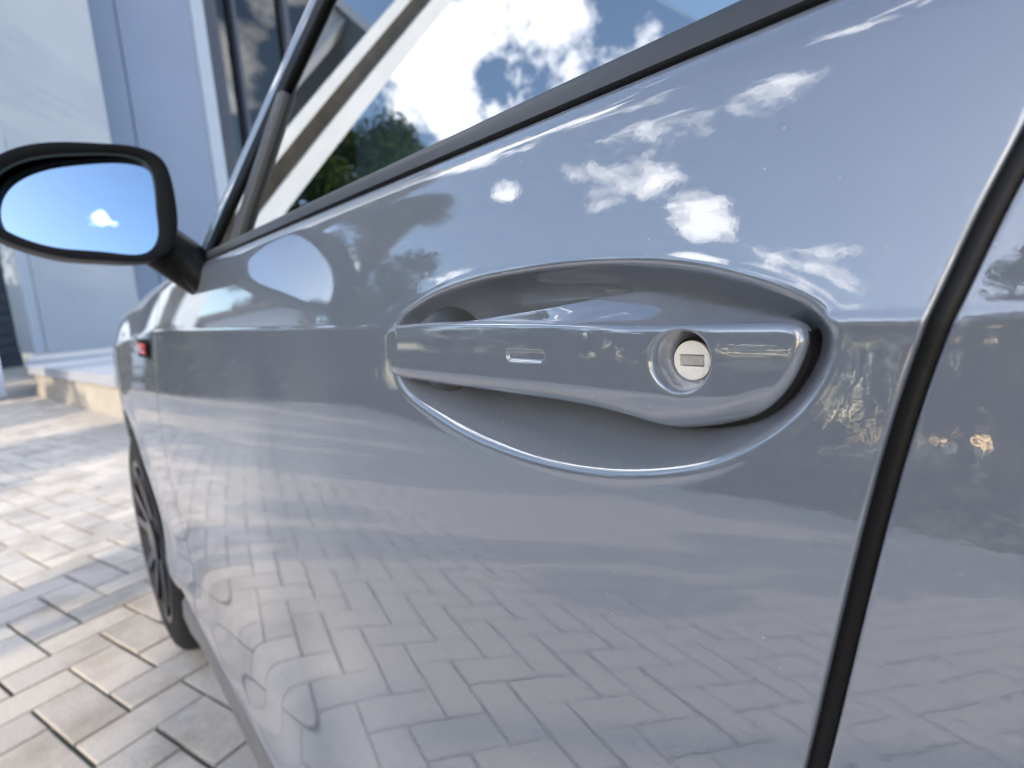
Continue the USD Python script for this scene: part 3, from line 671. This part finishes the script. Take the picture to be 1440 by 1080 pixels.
qv = m.vertices; nn = np.stack([-np.ones(len(qv)), .20 + (qv[:, 1] - mc[0]) / 1.4, .20 + (qv[:, 2] - mc[1]) / 1.4], 1); nn /= np.linalg.norm(nn, axis=1)[:, None]
obj('mirror_glass', m, 'mirror_glass', mh_, smooth=True, normals=nn)
arm_ = [trimesh.creation.icosphere(2, r_).apply_translation(c_) for c_, r_ in (((.825, .010, 1.004), .030), ((.815, -.022, .978), .026), ((.815, -.040, .952), .026), ((.790, -.040, .940), .016), ((.86, -.045, .955), .02))]
arm = trimesh.convex.convex_hull(np.vstack([arm_[0].vertices, arm_[1].vertices, arm_[2].vertices])); arm2 = trimesh.convex.convex_hull(np.vstack([a_.vertices for a_ in arm_[1:]]))
obj('mirror_foot', trimesh.util.concatenate([arm, arm2]), 'gloss_black', mh_, smooth=60)

# ------------------------------------------------------------------ the building ahead
BO = np.array([16.503, -.163, 0])
def W(a, b, z_): return BO + a * EA + b * EB + np.array([0, 0, z_])
def fbox(a0, a1, b0, b1, z0, z1):
    m = trimesh.creation.box((1, 1, 1)); v = m.vertices + .5
    m.vertices = np.array([W(a0 + p[0] * (a1 - a0), b0 + p[1] * (b1 - b0), z0 + p[2] * (z1 - z0)) for p in v]); m.fix_normals(); return m
bld = thing('building', 'pale panelled commercial building with a white pillar ahead of the car', 'building')
obj('pillar', fbox(-.22, -.004, -.02, .9, .45, 13.0), 'panel_pale', bld, smooth=False)
obj('wall_panel', fbox(0, 2.08, -.05, .9, .45, 13.0), 'panel_white', bld, smooth=False)
obj('wall_panel', fbox(2.086, 2.86, .35, .9, .0, 13.0), 'panel_blue', bld, smooth=False)
obj('wall_panel', fbox(2.884, 4.86, .33, .9, .0, 13.0), 'panel_blue', bld, smooth=False)
obj('corner_trim', fbox(4.864, 5.25, .30, .9, .0, 13.0), 'panel_pale', bld, smooth=False)
wf = obj('window_frame', cat_([fbox(5.254, 5.75, .45, .9, 0, 13.0), fbox(6.3, 6.42, .5, .9, 0, 13.0), fbox(8.2, 8.4, .5, .9, 0, 13.0), fbox(5.75, 11.0, .6, .88, 4.6, 4.9)]), 'frame_dark', bld, smooth=False)
obj('window_pane', fbox(5.75, 6.3, .72, .74, 0, 13.0), 'house_glass', wf, smooth=False)
obj('window_pane', fbox(6.42, 8.2, .72, .74, 0, 13.0), 'house_glass', wf, smooth=False)
obj('window_pane', fbox(8.4, 11, .72, .74, 0, 13.0), 'house_glass', wf, smooth=False)
obj('room_wall', fbox(5.6, 11, 2.2, 2.3, 0, 13.0), 'stone_tan', bld, smooth=False)
obj('side_wall', fbox(-1.4, -.5, 4.4, 5.2, 0, 13.0), 'panel_pale', bld, smooth=False)
obj('roof_slab', fbox(-1.5, 11.2, -.2, 9.0, 13.0, 13.3), 'panel_pale', bld, smooth=False)
gd = obj('garage_door', fbox(-1.3, .8, 4.30, 4.38, 0, 6.2), 'door_slat', bld, smooth=False)
for k in range(20):
    z0 = .02 + k * .30; obj('door_panel', fbox(-1.25, .7, 4.22, 4.298, z0, z0 + .262), 'door_slat', gd, smooth=False)
plat = Polygon([(5.2, -.62), (6.3, -.42), (10.4, .22), (13.2, .14), (16.7, .06), (17.6, -3.2), (8.0, -4.6), (5.2, -4.2)])
def extr(poly, z0, z1):
    m = trimesh.creation.extrude_polygon(poly, z1 - z0, engine='earcut'); m.apply_translation((0, 0, z0)); return m
pl = thing('loading_step', 'low concrete step with a pale slab on top, beside the white pillar', 'step')
obj('base', extr(plat.buffer(-.07, join_style=2), -.02, .335), 'concrete', pl, smooth=False)
obj('top_slab', extr(plat, .337, .45), 'slab_stone', pl, smooth=False)
# white gabled wing to the left of the frame (seen mirrored in the side window)
wing = thing('entrance_wing', 'tall white-framed stone wing mirrored in the side window of the car', 'building')
def wbox(y0, y1, x0, x1, z0, z1): return bx((x0, y0, z0), (x1, y1, z1))
obj('post', wbox(.50, .74, 11.0, 11.35, 0, 12.0), 'render_white', wing, smooth=False)
obj('post', wbox(1.08, 1.45, 10.9, 11.3, 0, 12.0), 'render_white', wing, smooth=False)
obj('stone_wall', wbox(.742, 1.078, 11.1, 11.3, 0, 12.0), 'stone_tan', wing, smooth=False)
obj('eave', wbox(.45, 1.5, 10.85, 11.4, 12.0, 12.2), 'render_white', wing, smooth=False)

# neighbour house and garden, out of frame to the left: they are what the paint and the glass mirror
def house(x, y, w, d, h, rot, label):
    t = thing('house', label, 'house', (x, y, 0)); c, s = math.cos(rot), math.sin(rot)
    def P(m): v = m.vertices.copy(); m.vertices = np.stack([v[:, 0] * c - v[:, 1] * s, v[:, 0] * s + v[:, 1] * c, v[:, 2]], 1); return m
    body = trimesh.creation.extrude_polygon(Polygon([(-w/2, 0), (w/2, 0), (w/2, h), (0, h + w * .38), (-w/2, h)]), d, engine='earcut'); v = body.vertices.copy(); body.vertices = np.stack([v[:, 2] - d / 2, v[:, 0], v[:, 1]], 1); body.fix_normals()
    obj('wall', P(body), 'render_white', t, smooth=False)
    rf = []
    for sgn in (-1, 1):
        q = np.array([(-d/2 - .3, sgn * (w/2 + .3), h - .22), (d/2 + .3, sgn * (w/2 + .3), h - .22), (d/2 + .3, 0, h + w * .38 + .04), (-d/2 - .3, 0, h + w * .38 + .04)])
        v = np.vstack([q, q + (0, 0, .16)]); rf.append(trimesh.convex.convex_hull(v))
    obj('roof', P(cat_(rf)), 'roof_tile', t, smooth=False)
    for yy in (-w * .24, w * .24):
        f = obj('window', P(bx((-d/2 - .03, yy - .5, h * .45), (-d/2 + .02, yy + .5, h * .8))), 'frame_dark', t, smooth=False)
        obj('pane', P(bx((-d/2 - .045, yy - .42, h * .45 + .08), (-d/2 - .031, yy + .42, h * .8 - .08))), 'house_glass', f, smooth=False)
house(16.5, 4.6, 3.6, 5.0, 2.3, rad(15), 'small white gabled house beyond the front of the car')

def leaves(cs, rs, n, size, rng, squash=.8):
    """n leaf-sized faces spread through the clumps with centres cs and radii rs"""
    w = rs ** 2; k = rng.choice(len(cs), n, p=w / w.sum())
    d = rng.normal(size=(n, 3)); d /= np.linalg.norm(d, axis=1)[:, None]; rad_ = rng.random(n) ** .45
    c = cs[k] + d * (rs[k] * rad_)[:, None] * np.array([1, 1, squash])
    u = rng.normal(size=(n, 3)); u /= np.linalg.norm(u, axis=1)[:, None]; v = np.cross(u, rng.normal(size=(n, 3))); v /= np.linalg.norm(v, axis=1)[:, None]
    s = size * rng.uniform(.6, 1.4, n)[:, None]
    V = np.stack([c - u * s, c + v * s * .55, c + u * s, c - v * s * .55], 1).reshape(-1, 3)
    i = np.arange(n)[:, None] * 4; return V, np.vstack([i + [0, 1, 2], i + [0, 2, 3]])
def tube(p0, p1, r0, r1, n=8):
    p0, p1 = np.array(p0, float), np.array(p1, float); d = p1 - p0; d /= np.linalg.norm(d); u = np.cross(d, [.3, .9, .1]); u /= np.linalg.norm(u); w = np.cross(d, u); a = np.linspace(0, 2 * math.pi, n + 1)
    ring = lambda p, r: p + r * (np.cos(a)[:, None] * u + np.sin(a)[:, None] * w)
    return grid_mesh(np.array([ring(p0, r0), ring(p1, r1)]))
def tree(x, y, h, r, seed, label, material='leaf_dark', n=9000, size=.085, name='tree', low=.22):
    rng = np.random.default_rng(seed); t = thing(name, label, 'tree', (x, y, 0))
    th = h * low; parts = [tube((0, 0, 0), (.04 * h * .3, 0, h * .62), .035 * h, .012 * h)]
    cs, rs = [], []
    for k in range(34):
        zz_ = rng.uniform(.05, 1) ; zc = th + (h - th) * zz_; rmax = r * math.sin(math.pi * min(.15 + .85 * zz_ ** .9, .985)) ** .6
        a = rng.uniform(0, 2 * math.pi); q = rmax * rng.uniform(.35, .9); c = np.array([q * math.cos(a), q * math.sin(a), zc - .08 * h]); cs.append(c); rs.append(r * rng.uniform(.2, .36))
        if k % 3 == 0: parts.append(tube((0, 0, max(zc * .6, th * .8)), c, .012 * h, .004 * h, 6))
    obj('trunk', cat_(parts), 'bark', t, smooth=50)
    obj('crown', leaves(np.array(cs), np.array(rs), n, size, rng), material, t, smooth=False)
def pol(az, d): return d * math.cos(rad(az)), d * math.sin(rad(az))
TREES = [  # azimuth, distance, height, radius, label, leaves
    (12.5, 18.0, 13.0, 3.3, 'green leafy tree behind the small white house', 'leaf_mid'),
    (21, 17.0, 10.4, 3.3, 'tall dark tree whose outline the front door mirrors', 'leaf_dark'),
    (27, 22.0, 6.5, 2.6, 'low mid green tree left of the tall dark tree', 'leaf_mid'),
    (37, 20.0, 5.4, 2.7, 'round mid green tree at the lawn edge, first of the row', 'leaf_mid'),
    (48, 17.0, 4.8, 2.4, 'small dark tree at the lawn edge, second of the row', 'leaf_dark'),
    (59, 16.0, 5.0, 2.3, 'loose pale tree at the lawn edge with gaps of light', 'leaf_pale'),
    (70, 15.0, 5.0, 2.3, 'small mid green tree straight out from the door handle', 'leaf_mid'),
    (82, 14.0, 5.2, 2.3, 'dark bushy tree level with the rear door', 'leaf_dark')]
for i, (az, d, h, r, lab, lf) in enumerate(TREES):
    x, y = pol(az, d); tree(x, y, h, r, 100 + i, lab, lf, n=22000 if i < 2 else 8000)
SHADE = [(-7.8, 10.2, 8.2, 2.2, 'tall shade tree behind the car, rearmost of the row'), (-5.6, 9.8, 7.6, 1.7, 'tall shade tree second from the rear'),
         (-3.75, 10.1, 7.2, 1.35, 'slender shade tree third from the rear'), (-1.75, 10.0, 7.6, .75, 'thin shade tree in the middle of the row'),
         (.9, 10.0, 7.8, 1.5, 'full shade tree before the gap in the row'), (4.4, 10.2, 6.2, 1.75, 'broad shade tree past the gap in the row'),
         (7.4, 10.4, 6.0, 1.5, 'round shade tree second from the front end of the row'), (10.6, 10.6, 6.0, 1.7, 'wide shade tree at the front end of the row')]
for i, (x, y, h, r, lab) in enumerate(SHADE):
    tree(x, y, h, r, 300 + i, lab, 'leaf_mid' if i % 2 else 'leaf_dark', n=int(7000 * max(r, .7)), size=.075, name='shade_tree', low=.12)
# clipped hedge closing the garden
rng = np.random.default_rng(55); cs, rs = [], []
for xx in np.arange(-14, 21, .42):
    for zz_ in (.45, 1.1, 1.7): cs.append((xx, 13.2 + rng.normal(0, .12), zz_ + rng.normal(0, .08))); rs.append(.48)
hedge = thing('hedge', 'long dark hedge closing the lawn on the left', 'hedge')
tag(obj('foliage', leaves(np.array(cs), np.array(rs), 15000, .06, rng, 1.0), 'leaf_dark', hedge, smooth=False), kind='stuff')

cs, rs = [], []
for xx in np.arange(-5, 12, .22):
    for zz_ in (.2, .52): cs.append((xx, 6.1 + rng.normal(0, .06), zz_ + rng.normal(0, .04))); rs.append(.26)
edge = thing('low_hedge', 'knee-high dark hedge along the edge of the paving', 'hedge')
tag(obj('foliage', leaves(np.array(cs), np.array(rs), 14000, .045, rng, 1.0), 'leaf_dark', edge, smooth=False), kind='stuff')

cs, rs = [], []
for k in np.arange(0, 1, .035):
    for zz_ in (.3, .8, 1.25): cs.append((10.2 + 3.2 * k + rng.normal(0, .1), .95 + 6.0 * k, zz_)); rs.append(.40)
ch = thing('garden_hedge', 'waist-high dark hedge in front of the small white house', 'hedge')
tag(obj('foliage', leaves(np.array(cs), np.array(rs), 16000, .06, rng, 1.0), 'leaf_dark', ch, smooth=False), kind='stuff')
